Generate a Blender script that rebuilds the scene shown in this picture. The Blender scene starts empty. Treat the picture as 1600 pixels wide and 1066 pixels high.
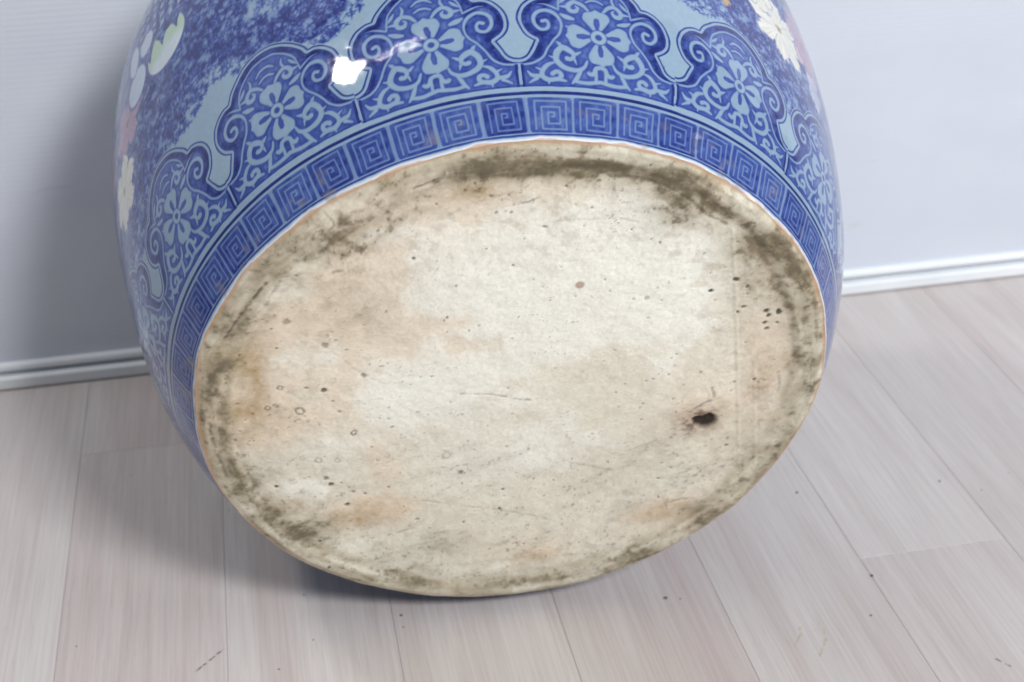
import bpy, math, random
import numpy as np
from mathutils import Matrix, Vector

random.seed(7)
rng = np.random.default_rng(11)
scene = bpy.context.scene
C = scene.collection

# ------------------------------------------------------------------ camera, world, lamps, exposure
CAM_H = 0.51896
pit, yaw, rol = math.radians(29.7457), math.radians(10.4571), math.radians(-1.2476)
fwd = Vector((math.sin(yaw) * math.cos(pit), math.cos(yaw) * math.cos(pit), -math.sin(pit)))
rgt = Vector((math.cos(yaw), -math.sin(yaw), 0.0))
upv = rgt.cross(fwd)
r2 = math.cos(rol) * rgt + math.sin(rol) * upv
u2 = -math.sin(rol) * rgt + math.cos(rol) * upv
cd = bpy.data.cameras.new('camera')
cam = bpy.data.objects.new('camera', cd)
C.objects.link(cam)
cam.matrix_world = Matrix(((r2.x, u2.x, -fwd.x, 0), (r2.y, u2.y, -fwd.y, 0), (r2.z, u2.z, -fwd.z, CAM_H), (0, 0, 0, 1)))
cd.sensor_width = 36.0
cd.lens = 50.0
cd.clip_start = 0.02
cd.clip_end = 50
cd.dof.use_dof = True
cd.dof.focus_distance = 0.60
cd.dof.aperture_fstop = 13.0
scene.camera = cam

world = bpy.data.worlds.new('World')
scene.world = world
world.use_nodes = True
bg = world.node_tree.nodes['Background']
bg.inputs[0].default_value = (0.90, 0.945, 1.0, 1)
bg.inputs[1].default_value = 0.23


def area(name, loc, aim, sx, sy, power, col, shape='RECTANGLE'):
    l = bpy.data.lights.new(name, 'AREA')
    l.shape = shape
    l.size, l.size_y = sx, sy
    l.energy = power
    l.color = col
    o = bpy.data.objects.new(name, l)
    C.objects.link(o)
    o.location = loc
    o.rotation_euler = (Vector(aim) - Vector(loc)).to_track_quat('-Z', 'Y').to_euler()
    return o


# ceiling lamp up and to the left (its reflection is the bright blob on the glaze)
area('ceiling_lamp', (-0.73, 0.83, 1.52), (0.05, 0.60, 0.25), 0.24, 0.20, 7.0, (1.0, 0.97, 0.93), 'ELLIPSE')
# a thin tube beside it, seen as the pale streak on the glaze
tube = area('ceiling_tube', (-0.33, 0.78, 1.50), (0.06, 0.575, 0.33), 0.30, 0.022, 0.7, (1.0, 0.9, 0.93))
tx_ = Vector((0.20, 0.06, 0.06)).normalized()
tz_ = (tube.location - Vector((0.06, 0.575, 0.33))).normalized()
ty_ = tz_.cross(tx_).normalized()
tz_ = tx_.cross(ty_)
tube.rotation_euler = Matrix((tx_, ty_, tz_)).transposed().to_euler()
# broad lamp in front, high and to the right
area('front_lamp', (0.72, -0.85, 1.50), (0.10, 0.60, 0.15), 0.36, 0.36, 38.0, (1.0, 0.985, 0.965))
# daylight from the right side of the room
area('side_window', (1.75, -0.05, 0.95), (0.15, 0.62, 0.10), 0.9, 0.8, 14.0, (0.93, 0.965, 1.0))

vs = scene.view_settings
scene.display_settings.display_device = 'sRGB'
vs.view_transform = 'Standard'
vs.look = 'None'
vs.exposure = -0.04
vs.gamma = 1.0
vs.use_curve_mapping = False
scene.render.engine = 'CYCLES'
scene.render.resolution_x, scene.render.resolution_y = 1024, 682


# ------------------------------------------------------------------ helpers
def new_mat(name):
    m = bpy.data.materials.new(name)
    m.use_nodes = True
    nt = m.node_tree
    return m, nt, nt.nodes['Principled BSDF']


def mesh_np(name, co, quads, mat, parent=None, smooth=True, colors=None):
    me = bpy.data.meshes.new(name)
    co = np.ascontiguousarray(co, dtype=np.float32)
    quads = np.ascontiguousarray(quads, dtype=np.int32)
    nf, k = quads.shape
    me.vertices.add(len(co))
    me.vertices.foreach_set('co', co.ravel())
    me.loops.add(nf * k)
    me.loops.foreach_set('vertex_index', quads.ravel())
    me.polygons.add(nf)
    me.polygons.foreach_set('loop_start', np.arange(nf, dtype=np.int32) * k)
    me.polygons.foreach_set('loop_total', np.full(nf, k, dtype=np.int32))
    me.polygons.foreach_set('use_smooth', np.full(nf, smooth))
    me.update(calc_edges=True)
    if colors is not None:
        at = me.attributes.new('paint', 'FLOAT_COLOR', 'POINT')
        rgba = np.ones((len(co), 4), np.float32)
        rgba[:, :3] = np.clip(colors, 0, 1)
        at.data.foreach_set('color', rgba.ravel())
    me.materials.append(mat)
    o = bpy.data.objects.new(name, me)
    C.objects.link(o)
    if parent is not None:
        o.parent = parent
    return o


def vnoise(x, y, seed):
    """smooth 2-D value noise, 0..1"""
    x = np.asarray(x, np.float64)
    y = np.asarray(y, np.float64)
    tab = np.random.default_rng(seed).random((256, 256))
    xi, yi = np.floor(x).astype(int), np.floor(y).astype(int)
    fx, fy = x - xi, y - yi
    fx, fy = fx * fx * (3 - 2 * fx), fy * fy * (3 - 2 * fy)
    a, b = tab[xi & 255, yi & 255], tab[(xi + 1) & 255, yi & 255]
    c, d = tab[xi & 255, (yi + 1) & 255], tab[(xi + 1) & 255, (yi + 1) & 255]
    return (a * (1 - fx) + b * fx) * (1 - fy) + (c * (1 - fx) + d * fx) * fy


def fbm(x, y, seed, octs=4):
    s, a, t = 0, 1.0, 0
    for i in range(octs):
        s = s + a * vnoise(x * 2 ** i + 17.3 * i, y * 2 ** i + 5.1 * i, seed + i)
        t += a
        a *= 0.55
    return s / t


def sstep(a, b, x):
    t = np.clip((x - a) / (b - a), 0, 1)
    return t * t * (3 - 2 * t)


def spline(pts, n=8):
    """Catmull-Rom through pts (any number of columns)"""
    p = np.array(pts, float)
    if len(p) < 3:
        return p
    q = np.vstack([2 * p[0] - p[1], p, 2 * p[-1] - p[-2]])
    out = []
    for i in range(1, len(q) - 2):
        for t in np.linspace(0, 1, n, endpoint=False):
            out.append(0.5 * (2 * q[i] + (q[i + 1] - q[i - 1]) * t + (2 * q[i - 1] - 5 * q[i] + 4 * q[i + 1] - q[i + 2]) * t * t
                              + (3 * q[i] - q[i - 1] - 3 * q[i + 1] + q[i + 2]) * t ** 3))
    out.append(q[-2])
    return np.array(out)


def in_poly(X, Y, poly):
    inside = np.zeros(X.shape, bool)
    p = np.asarray(poly, float)
    j = len(p) - 1
    for i in range(len(p)):
        xi, yi, xj, yj = p[i, 0], p[i, 1], p[j, 0], p[j, 1]
        if yi != yj:
            inside ^= ((yi > Y) != (yj > Y)) & (X < (xj - xi) * (Y - yi) / (yj - yi) + xi)
        j = i
    return inside


class Tile:
    """a small drawing field holding the signed distance to brush strokes"""

    def __init__(self, x0, x1, y0, y1, step):
        self.x0, self.y0, self.st = x0, y0, step
        self.nx, self.ny = int(round((x1 - x0) / step)) + 1, int(round((y1 - y0) / step)) + 1
        self.X, self.Y = np.meshgrid(x0 + step * np.arange(self.nx), y0 + step * np.arange(self.ny))

    def far(self):
        return np.full(self.X.shape, 1.0)

    def stroke(self, D, pts, reach=0.03):
        """pts: x, y, half width; D becomes min(D, distance - half width)"""
        p = np.asarray(pts, float)
        for a, b in zip(p[:-1], p[1:]):
            m = reach + max(a[2], b[2])
            i0 = max(0, int((min(a[0], b[0]) - m - self.x0) / self.st))
            i1 = min(self.nx, int((max(a[0], b[0]) + m - self.x0) / self.st) + 2)
            j0 = max(0, int((min(a[1], b[1]) - m - self.y0) / self.st))
            j1 = min(self.ny, int((max(a[1], b[1]) + m - self.y0) / self.st) + 2)
            if i1 <= i0 or j1 <= j0:
                continue
            X, Y = self.X[j0:j1, i0:i1], self.Y[j0:j1, i0:i1]
            dx, dy = b[0] - a[0], b[1] - a[1]
            t = np.clip(((X - a[0]) * dx + (Y - a[1]) * dy) / (dx * dx + dy * dy + 1e-12), 0, 1)
            d = np.hypot(X - a[0] - t * dx, Y - a[1] - t * dy) - (a[2] + t * (b[2] - a[2]))
            np.minimum(D[j0:j1, i0:i1], d, out=D[j0:j1, i0:i1])

    def sample(self, F, x, y):
        gx = np.clip((x - self.x0) / self.st, 0, self.nx - 1.001)
        gy = np.clip((y - self.y0) / self.st, 0, self.ny - 1.001)
        i, j = gx.astype(int), gy.astype(int)
        fx, fy = gx - i, gy - j
        return (F[j, i] * (1 - fx) + F[j, i + 1] * fx) * (1 - fy) + (F[j + 1, i] * (1 - fx) + F[j + 1, i + 1] * fx) * fy


# ------------------------------------------------------------------ the floor: planks over a dark underlay
WALL_Y = 0.9041
PW = 0.0899
X0 = -0.1379


def wood_material():
    m, nt, p = new_mat('pale_washed_wood')
    n, l = nt.nodes, nt.links
    geo = n.new('ShaderNodeNewGeometry')
    info = n.new('ShaderNodeObjectInfo')
    mp = n.new('ShaderNodeVectorMath'); mp.operation = 'MULTIPLY_ADD'
    off = n.new('ShaderNodeVectorMath'); off.operation = 'SCALE'
    off.inputs[0].default_value = (3.1, 7.7, 1.0)
    mul = n.new('ShaderNodeMath'); mul.operation = 'MULTIPLY'; mul.inputs[1].default_value = 9.0
    l.new(info.outputs['Random'], mul.inputs[0])
    l.new(mul.outputs[0], off.inputs['Scale'])
    l.new(geo.outputs['Position'], mp.inputs[0])
    mp.inputs[1].default_value = (1, 1, 1)
    l.new(off.outputs[0], mp.inputs[2])

    def stretched(sx, sy, scale, detail, rough, dist=0.0):
        v = n.new('ShaderNodeVectorMath'); v.operation = 'MULTIPLY'
        l.new(mp.outputs[0], v.inputs[0]); v.inputs[1].default_value = (sx, sy, 1)
        t = n.new('ShaderNodeTexNoise')
        t.inputs['Scale'].default_value = scale
        t.inputs['Detail'].default_value = detail
        t.inputs['Roughness'].default_value = rough
        t.inputs['Distortion'].default_value = dist
        l.new(v.outputs[0], t.inputs['Vector'])
        return t.outputs['Fac']

    def ramp(src, stops):
        r = n.new('ShaderNodeValToRGB')
        e = r.color_ramp.elements
        while len(e) < len(stops):
            e.new(0.5)
        for k, (pos, c) in enumerate(stops):
            e[k].position = pos
            e[k].color = (*c, 1)
        l.new(src, r.inputs[0])
        return r.outputs[0]

    def mix(a, b, fac, mode='MIX'):
        x = n.new('ShaderNodeMix'); x.data_type = 'RGBA'; x.blend_type = mode
        for s, i in ((fac, 0), (a, 6), (b, 7)):
            if isinstance(s, (int, float)):
                x.inputs[i].default_value = s
            elif isinstance(s, tuple):
                x.inputs[i].default_value = (*s, 1)
            else:
                l.new(s, x.inputs[i])
        return x.outputs[2]

    broad = ramp(stretched(1, 0.09, 34, 3, 0.55, 0.6), [(0.30, (0.470, 0.418, 0.405)), (0.52, (0.520, 0.482, 0.472)), (0.72, (0.545, 0.514, 0.508))])
    pink = ramp(stretched(1, 0.06, 17, 3, 0.5, 0.4), [(0.50, (0, 0, 0)), (0.72, (1, 1, 1))])
    col = mix(broad, (0.455, 0.375, 0.368), mix((0, 0, 0), (0.65, 0.65, 0.65), pink))
    fine = ramp(stretched(1, 0.018, 620, 3, 0.6), [(0.30, (0.86, 0.845, 0.845)), (0.62, (1.04, 1.05, 1.05))])
    col = mix(col, fine, 0.75, 'MULTIPLY')
    pores = ramp(stretched(1, 0.03, 1500, 2, 0.5), [(0.26, (0.82, 0.80, 0.80)), (0.36, (1, 1, 1))])
    col = mix(col, pores, 0.85, 'MULTIPLY')
    # each board a touch lighter or darker than its neighbour
    tone = n.new('ShaderNodeMapRange')
    l.new(info.outputs['Random'], tone.inputs[0])
    tone.inputs[3].default_value, tone.inputs[4].default_value = 0.97, 1.02
    tn = n.new('ShaderNodeCombineColor')
    for k in range(3):
        l.new(tone.outputs[0], tn.inputs[k])
    col = mix(col, tn.outputs[0], 1.0, 'MULTIPLY')

    # scuff marks: short dark or ochre scratches at their own place on the boards
    def seg(ax, ay, bx, by, w, wob):
        a = Vector((ax, ay, 0)); b = Vector((bx, by, 0)); d = b - a
        warp = n.new('ShaderNodeTexNoise'); warp.inputs['Scale'].default_value = 260
        sub0 = n.new('ShaderNodeVectorMath'); sub0.operation = 'MULTIPLY_ADD'
        l.new(warp.outputs['Color'], sub0.inputs[0]); sub0.inputs[1].default_value = (wob, wob, 0)
        l.new(geo.outputs['Position'], sub0.inputs[2]); l.new(geo.outputs['Position'], warp.inputs['Vector'])
        flat = n.new('ShaderNodeVectorMath'); flat.operation = 'MULTIPLY'
        l.new(sub0.outputs[0], flat.inputs[0]); flat.inputs[1].default_value = (1, 1, 0)
        pa = n.new('ShaderNodeVectorMath'); pa.operation = 'SUBTRACT'
        l.new(flat.outputs[0], pa.inputs[0]); pa.inputs[1].default_value = a + Vector((wob / 2, wob / 2, 0))
        dot = n.new('ShaderNodeVectorMath'); dot.operation = 'DOT_PRODUCT'
        l.new(pa.outputs[0], dot.inputs[0]); dot.inputs[1].default_value = d / d.length_squared
        cl = n.new('ShaderNodeClamp'); l.new(dot.outputs['Value'], cl.inputs[0])
        pr = n.new('ShaderNodeVectorMath'); pr.operation = 'SCALE'
        pr.inputs[0].default_value = d; l.new(cl.outputs[0], pr.inputs['Scale'])
        ds = n.new('ShaderNodeVectorMath'); ds.operation = 'DISTANCE'
        l.new(pa.outputs[0], ds.inputs[0]); l.new(pr.outputs[0], ds.inputs[1])
        mr = n.new('ShaderNodeMapRange'); mr.interpolation_type = 'SMOOTHSTEP'
        l.new(ds.outputs['Value'], mr.inputs[0])
        mr.inputs[1].default_value, mr.inputs[2].default_value = w * 0.4, w
        mr.inputs[3].default_value, mr.inputs[4].default_value = 1, 0
        return mr.outputs[0]

    def gate(s, k, amt):
        g = n.new('ShaderNodeTexNoise'); g.inputs['Scale'].default_value = k; g.inputs['Detail'].default_value = 1
        l.new(geo.outputs['Position'], g.inputs['Vector'])
        r = n.new('ShaderNodeMapRange'); l.new(g.outputs['Fac'], r.inputs[0])
        r.inputs[1].default_value, r.inputs[2].default_value = 0.42, 0.58
        r.inputs[4].default_value = amt
        t = n.new('ShaderNodeMath'); t.operation = 'MULTIPLY'
        l.new(s, t.inputs[0]); l.new(r.outputs[0], t.inputs[1])
        return t.outputs[0]

    for (ax, ay, bx, by, w, wob, amt, c) in [
            (-0.0655, 0.586, -0.049, 0.602, 0.0008, 0.0012, 0.95, (0.10, 0.09, 0.09)),
            (0.2565, 0.553, 0.2556, 0.547, 0.0011, 0.001, 0.6, (0.40, 0.34, 0.22)),
            (0.2556, 0.547, 0.2494, 0.5391, 0.0011, 0.001, 0.7, (0.38, 0.32, 0.20)),
            (0.2690, 0.5478, 0.2664, 0.5395, 0.0011, 0.001, 0.6, (0.40, 0.34, 0.22)),
            (0.2664, 0.5395, 0.2585, 0.5285, 0.0011, 0.001, 0.7, (0.38, 0.31, 0.20)),
            (0.2593, 0.5489, 0.2676, 0.5470, 0.0010, 0.001, 0.4, (0.42, 0.36, 0.25)),
            (0.3475, 0.507, 0.3535, 0.4985, 0.0008, 0.001, 0.95, (0.12, 0.10, 0.09))]:
        s = gate(seg(ax, ay, bx, by, w, wob), 420, amt)
        col = mix(col, c, s)
    l.new(col, p.inputs['Base Color'])
    rr_ = n.new('ShaderNodeMapRange')
    l.new(stretched(1, 0.05, 300, 3, 0.6), rr_.inputs[0])
    rr_.inputs[3].default_value, rr_.inputs[4].default_value = 0.28, 0.46
    l.new(rr_.outputs[0], p.inputs['Roughness'])
    p.inputs['Specular IOR Level'].default_value = 0.35
    bump = n.new('ShaderNodeBump'); bump.inputs['Strength'].default_value = 0.12
    bump.inputs['Distance'].default_value = 0.0004
    l.new(stretched(1, 0.02, 700, 2, 0.6), bump.inputs['Height'])
    l.new(bump.outputs[0], p.inputs['Normal'])
    return m


wood = wood_material()
und, _, pu = new_mat('underlay')
pu.inputs['Base Color'].default_value = (0.36, 0.32, 0.31, 1)
pu.inputs['Roughness'].default_value = 0.9

FX0, FX1, FY0 = X0 - 9 * PW, X0 + 13 * PW, -0.75
v = np.array([[FX0, FY0, -0.0055], [FX1, FY0, -0.0055], [FX1, WALL_Y + 0.06, -0.0055], [FX0, WALL_Y + 0.06, -0.0055],
              [FX0, FY0, -0.02], [FX1, FY0, -0.02], [FX1, WALL_Y + 0.06, -0.02], [FX0, WALL_Y + 0.06, -0.02]])
floor = mesh_np('floor', v, [[0, 1, 2, 3], [7, 6, 5, 4], [0, 4, 5, 1], [1, 5, 6, 2], [2, 6, 7, 3], [3, 7, 4, 0]], und, smooth=False)
floor['kind'] = 'structure'


def plank_mesh(w, length):
    b, th = 0.00015, 0.0052
    hw = w / 2
    rings = [(hw, 0.0, -th), (hw, 0.0, -b), (hw - b, b, 0.0)]
    co = []
    for (x, e, z) in rings:
        co += [(-x, e, z), (x, e, z), (x, length - e, z), (-x, length - e, z)]
    q = [[3, 2, 1, 0], [8, 9, 10, 11]]
    for r in range(2):
        for k in range(4):
            a, c = r * 4 + k, r * 4 + (k + 1) % 4
            q.append([a, c, c + 4, a + 4])
    return np.array(co), q


plank_cache = {}
GAP = 0.00016
joints = {0: 0.809, 5: 0.6005}
for k in range(-9, 13):
    jy = joints.get(k)
    if jy is None:
        jy = [-0.28, 0.10, -0.05, 0.24, 0.02, 0.33, -0.18][k % 7] if 0 < k < 9 else 0.15 + 0.55 * ((k * 0.37) % 1.0)
        if k < 0:
            jy = 0.25 + 0.3 * ((k * 0.37) % 1.0)
    for (ya, yb) in ((FY0, jy), (jy, WALL_Y + 0.02)):
        L = round(yb - ya - GAP, 4)
        if L not in plank_cache:
            co, q = plank_mesh(PW - GAP, L)
            o = mesh_np('plank', co, q, wood, floor, smooth=False)
            plank_cache[L] = o.data
        else:
            o = bpy.data.objects.new('plank', plank_cache[L])
            C.objects.link(o)
            o.parent = floor
        o.location = (X0 + (k + 0.5) * PW, ya + GAP / 2, 0.0)

# ------------------------------------------------------------------ the wall: ribbed white panel over a two-step rail
wm, nt, p = new_mat('white_ribbed_panel')
n, l = nt.nodes, nt.links
geo = n.new('ShaderNodeNewGeometry')
tx = n.new('ShaderNodeTexNoise'); tx.inputs['Scale'].default_value = 9; tx.inputs['Detail'].default_value = 4
vm = n.new('ShaderNodeVectorMath'); vm.operation = 'MULTIPLY'; vm.inputs[1].default_value = (1, 1, 2.2)
l.new(geo.outputs['Position'], vm.inputs[0]); l.new(vm.outputs[0], tx.inputs['Vector'])
rp = n.new('ShaderNodeValToRGB')
rp.color_ramp.elements[0].position = 0.3; rp.color_ramp.elements[0].color = (0.575, 0.615, 0.705, 1)
rp.color_ramp.elements[1].position = 0.7; rp.color_ramp.elements[1].color = (0.615, 0.655, 0.735, 1)
l.new(tx.outputs['Fac'], rp.inputs[0])
# faint grey scuffs low on the panel
sc = n.new('ShaderNodeTexNoise'); sc.inputs['Scale'].default_value = 30; sc.inputs['Detail'].default_value = 5
vm2 = n.new('ShaderNodeVectorMath'); vm2.operation = 'MULTIPLY'; vm2.inputs[1].default_value = (0.6, 1, 3.5)
l.new(geo.outputs['Position'], vm2.inputs[0]); l.new(vm2.outputs[0], sc.inputs['Vector'])
sr = n.new('ShaderNodeMapRange'); sr.inputs[1].default_value = 0.68; sr.inputs[2].default_value = 0.80
sr.inputs[4].default_value = 0.5
l.new(sc.outputs['Fac'], sr.inputs[0])
mx = n.new('ShaderNodeMix'); mx.data_type = 'RGBA'
l.new(sr.outputs[0], mx.inputs[0]); l.new(rp.outputs[0], mx.inputs[6]); mx.inputs[7].default_value = (0.50, 0.49, 0.48, 1)
l.new(mx.outputs[2], p.inputs['Base Color'])
p.inputs['Roughness'].default_value = 0.45
p.inputs['Specular IOR Level'].default_value = 0.3

WX0, WX1 = FX0, FX1
prof = [(WALL_Y + 0.05, 0.0), (WALL_Y + 0.05, 0.9)]
RIB = 0.0037
zs = np.arange(0.010, 0.90, RIB / 6)
ph = (zs / RIB) % 1.0
yr = WALL_Y + 0.0085 - 0.000020 * np.clip(1.6 * np.sin(2 * np.pi * ph), -1, 1)
ring = [(WALL_Y + 0.05, 0.008)] + list(zip(yr, zs)) + [(WALL_Y + 0.05, 0.90)]
ring = np.array(ring)
nr = len(ring)
co = np.concatenate([np.c_[np.full(nr, xx), ring[:, 0], ring[:, 1]] for xx in (WX0, WX1)])
q = [[k, k + 1, nr + k + 1, nr + k] for k in range(nr - 1)] + [[nr - 1, 0, nr, 2 * nr - 1]]
wall = mesh_np('wall', co, np.array(q)[:, ::-1], wm, smooth=False)
wall['kind'] = 'structure'

rm, nt, p = new_mat('white_rail_enamel')
tn = nt.nodes.new('ShaderNodeTexNoise'); tn.inputs['Scale'].default_value = 25; tn.inputs['Detail'].default_value = 4
rp = nt.nodes.new('ShaderNodeValToRGB')
rp.color_ramp.elements[0].position = 0.3; rp.color_ramp.elements[0].color = (0.70, 0.74, 0.78, 1)
rp.color_ramp.elements[1].position = 0.65; rp.color_ramp.elements[1].color = (0.79, 0.82, 0.85, 1)
g2 = nt.nodes.new('ShaderNodeNewGeometry')
nt.links.new(g2.outputs['Position'], tn.inputs['Vector'])
nt.links.new(tn.outputs['Fac'], rp.inputs[0]); nt.links.new(rp.outputs[0], p.inputs['Base Color'])
p.inputs['Roughness'].default_value = 0.3


def extrude_x(name, sec, mat, parent):
    sec = np.array(sec, float)
    m_ = len(sec)
    co = np.concatenate([np.c_[np.full(m_, xx), sec] for xx in (WX0, WX1)])
    q = [[k, (k + 1) % m_, m_ + (k + 1) % m_, m_ + k] for k in range(m_)]
    return mesh_np(name, co, q, mat, parent, smooth=False)


def rounded(y0, y1, z0, z1, rad, n_=5):
    """section of a bar whose front (small y) edges are rounded"""
    pts = [(y1, z0)]
    for k in range(n_ + 1):
        a = math.pi / 2 * k / n_
        pts.append((y0 + rad - rad * math.sin(a), z0 + rad - rad * math.cos(a)))
    for k in range(n_ + 1):
        a = math.pi / 2 * k / n_
        pts.append((y0 + rad - rad * math.cos(a), z1 - rad + rad * math.sin(a)))
    pts.append((y1, z1))
    return pts


extrude_x('upper_rail', rounded(WALL_Y + 0.0035, WALL_Y + 0.04, 0.0122, 0.0180, 0.0024), rm, wall)
extrude_x('floor_rail', rounded(WALL_Y - 0.001, WALL_Y + 0.04, 0.0008, 0.0098, 0.0016), rm, wall)

# ------------------------------------------------------------------ the jar
RB = 0.15                                       # radius of the base, metres
JC = Vector((0.10534970, 0.56223, 0.15849))      # centre of the base

JX = Vector((0.99852236, -0.05434238, 0.0))
JU = Vector((-0.01282549, -0.23566392, 0.97174998))
JA = Vector((0.05280721, 0.97031409, 0.23601266))   # from the base towards the mouth
jar = bpy.data.objects.new('porcelain_jar', None)
C.objects.link(jar)
jar.matrix_world = Matrix(((JX.x, -JU.x, JA.x, JC.x), (JX.y, -JU.y, JA.y, JC.y), (JX.z, -JU.z, JA.z, JC.z), (0, 0, 0, 1)))
jar['label'] = 'blue and white porcelain jar lying on its side, stained unglazed base turned outwards'
jar['category'] = 'jar'

KN = np.array([0.0, 0.12, 0.30, 0.55, 0.85, 1.2, 1.5, 1.68, 1.76])
KR = np.array([1.0, 1.0685, 1.1502, 1.2201, 1.2761, 1.3059, 1.265, 1.16, 1.10])


def natural_cubic(kn, y, S):
    n_ = len(kn); h = np.diff(kn); A = np.zeros((n_, n_)); b = np.zeros(n_); A[0, 0] = A[-1, -1] = 1
    for i in range(1, n_ - 1):
        A[i, i - 1], A[i, i], A[i, i + 1] = h[i - 1], 2 * (h[i - 1] + h[i]), h[i]
        b[i] = 6 * ((y[i + 1] - y[i]) / h[i] - (y[i] - y[i - 1]) / h[i - 1])
    m_ = np.linalg.solve(A, b)
    k = np.clip(np.searchsorted(kn, S) - 1, 0, n_ - 2); t = S - kn[k]; hh = h[k]
    return y[k] + t * ((y[k + 1] - y[k]) / hh - hh * (2 * m_[k] + m_[k + 1]) / 6) + t * t * m_[k] / 2 + t ** 3 * (m_[k + 1] - m_[k]) / (6 * hh)


SS = np.linspace(0, 1.76, 9000)
RR = natural_cubic(KN, KR, SS)
ARC = np.concatenate([[0], np.cumsum(np.hypot(np.diff(SS), np.diff(RR)))])


def edge_wobble(th):
    """the hand-turned foot is not a perfect circle (th in degrees)"""
    a = np.radians(th)
    w = 0.0030 * np.sin(2 * a + 1.0) + 0.0022 * np.sin(5 * a + 0.4) + 0.0016 * np.sin(11 * a + 2.0)
    return w + 0.0085 * (fbm(np.cos(a) * 9 + 40, np.sin(a) * 9 + 40, 5, 3) - 0.5)


# ---- one lappet panel of the border, drawn once as a field of brush strokes
DX = math.pi / 180 * 1.17                        # degrees -> arc at the panel's height
pan = Tile(-12 * DX, 12 * DX, 0.150, 0.610, 0.0008)
PX, PY = pan.X, pan.Y


def sx(pts, hw):
    q_ = [(p_[0] * DX, p_[1], (p_[2] if len(p_) > 2 else hw)) for p_ in pts]
    return spline(q_, 7)


def both(D, pts, hw=0.0, reach=0.03):
    q_ = sx(pts, hw)
    pan.stroke(D, q_, reach)
    q2 = q_.copy(); q2[:, 0] *= -1
    pan.stroke(D, q2, reach)


lobes = [[(12.0, .258), (11.3, .260), (10.5, .270), (9.85, .293), (9.2, .319)],
         [(9.2, .318), (10.4, .337), (11.15, .365), (11.3, .398), (10.7, .435), (9.5, .463), (8.2, .476), (7.1, .477)],
         [(7.1, .477), (6.5, .500), (5.4, .527), (3.7, .556), (1.9, .574), (0, .580)]]
out_r = np.vstack([sx(s_, 0)[:, :2] for s_ in lobes])
out_l = out_r[::-1].copy(); out_l[:, 0] *= -1
outline = np.vstack([out_r, out_l])
poly = np.vstack([outline, [(-12.2 * DX, .166), (12.2 * DX, .166)]])
inside = in_poly(PX, PY, poly)
Do = pan.far()
pan.stroke(Do, np.c_[outline, np.zeros(len(outline))], 0.06)
din = np.where(inside, Do, -Do)                  # > 0 inside the panel

inner = [(12.1, .240), (10.9, .2392), (9.5, .2447), (8.3, .2622), (7.45, .2915), (6.6, .3168), (5.55, .3417), (5.1, .3705), (5.31, .3958),
         (6.05, .4139), (7.2, .4241), (8.3, .4178), (9.0, .3984), (8.94, .3734), (8.2, .3560), (7.3, .3585), (6.95, .3740), (7.25, .3880), (7.85, .3850)]
apex = [(5.35, .428), (5.15, .455), (4.75, .482), (3.6, .511), (2.0, .535), (0, .543)]
core = np.vstack([sx([(12.1, .166), (12.1, .24)], 0)[:, :2], sx(inner[:9], 0)[:, :2], sx(apex, 0)[:, :2]])
core_l = core[::-1].copy(); core_l[:, 0] *= -1
incore = in_poly(PX, PY, np.vstack([core, core_l]))

Dl = pan.far()                                   # reserved (light) lines and scrolls
hwt = [.0042] * 8 + [.0052, .0062, .0068, .0070, .0066, .0064, .0062, .0062, .0060, .0062, .0066]
both(Dl, [(a_, b_, w_) for (a_, b_), w_ in zip(inner, hwt)])
both(Dl, apex, 0.0036)
both(Dl, [(5.35, .428, .0036), (6.2, .437, .0042), (7.3, .447, .0026), (8.3, .448, .0008)])
# petals: closed outlines, filled
petal = [(0.62, .3610), (1.55, .388), (2.0, .408), (1.62, .428), (0.55, .434), (0, .4405), (-0.6, .434), (-1.65, .428), (-2.05, .406), (-1.6, .388), (-0.66, .3610)]
ctr = (0.15, .3400)
Dp = pan.far()


def rot_petal(k):
    """the four petals, long axis every quarter turn"""
    a_ = math.pi / 2 * k + 0.04
    ca, sa = math.cos(a_), math.sin(a_)
    res = []
    for (u_, t_) in petal:
        x_, y_ = u_ * DX, t_ - .3400
        res.append((ctr[0] * DX + ca * x_ - sa * y_, ctr[1] + sa * x_ + ca * y_))
    return np.array(res)


core_ovals = pan.far()
for k_ in range(4):
    pp = rot_petal(k_)
    pl_ = spline(np.vstack([pp]), 7)
    d_ = pan.far()
    pan.stroke(d_, np.c_[np.vstack([pl_, pl_[:1]]), np.zeros(len(pl_) + 1)], 0.05)
    d_ = np.where(in_poly(PX, PY, pl_), -d_, d_)
    Dp = np.minimum(Dp, d_)
    a_ = math.pi / 2 * k_ + 0.04
    ux, uy = -math.sin(a_), math.cos(a_)
    c0 = np.array([ctr[0] * DX, ctr[1]])
    pan.stroke(core_ovals, [(c0[0] + ux * .026, c0[1] + uy * .026, .0042), (c0[0] + ux * .046, c0[1] + uy * .046, .0088), (c0[0] + ux * .060, c0[1] + uy * .060, .0072)])
cen = np.hypot(PX - ctr[0] * DX, PY - ctr[1])

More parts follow.
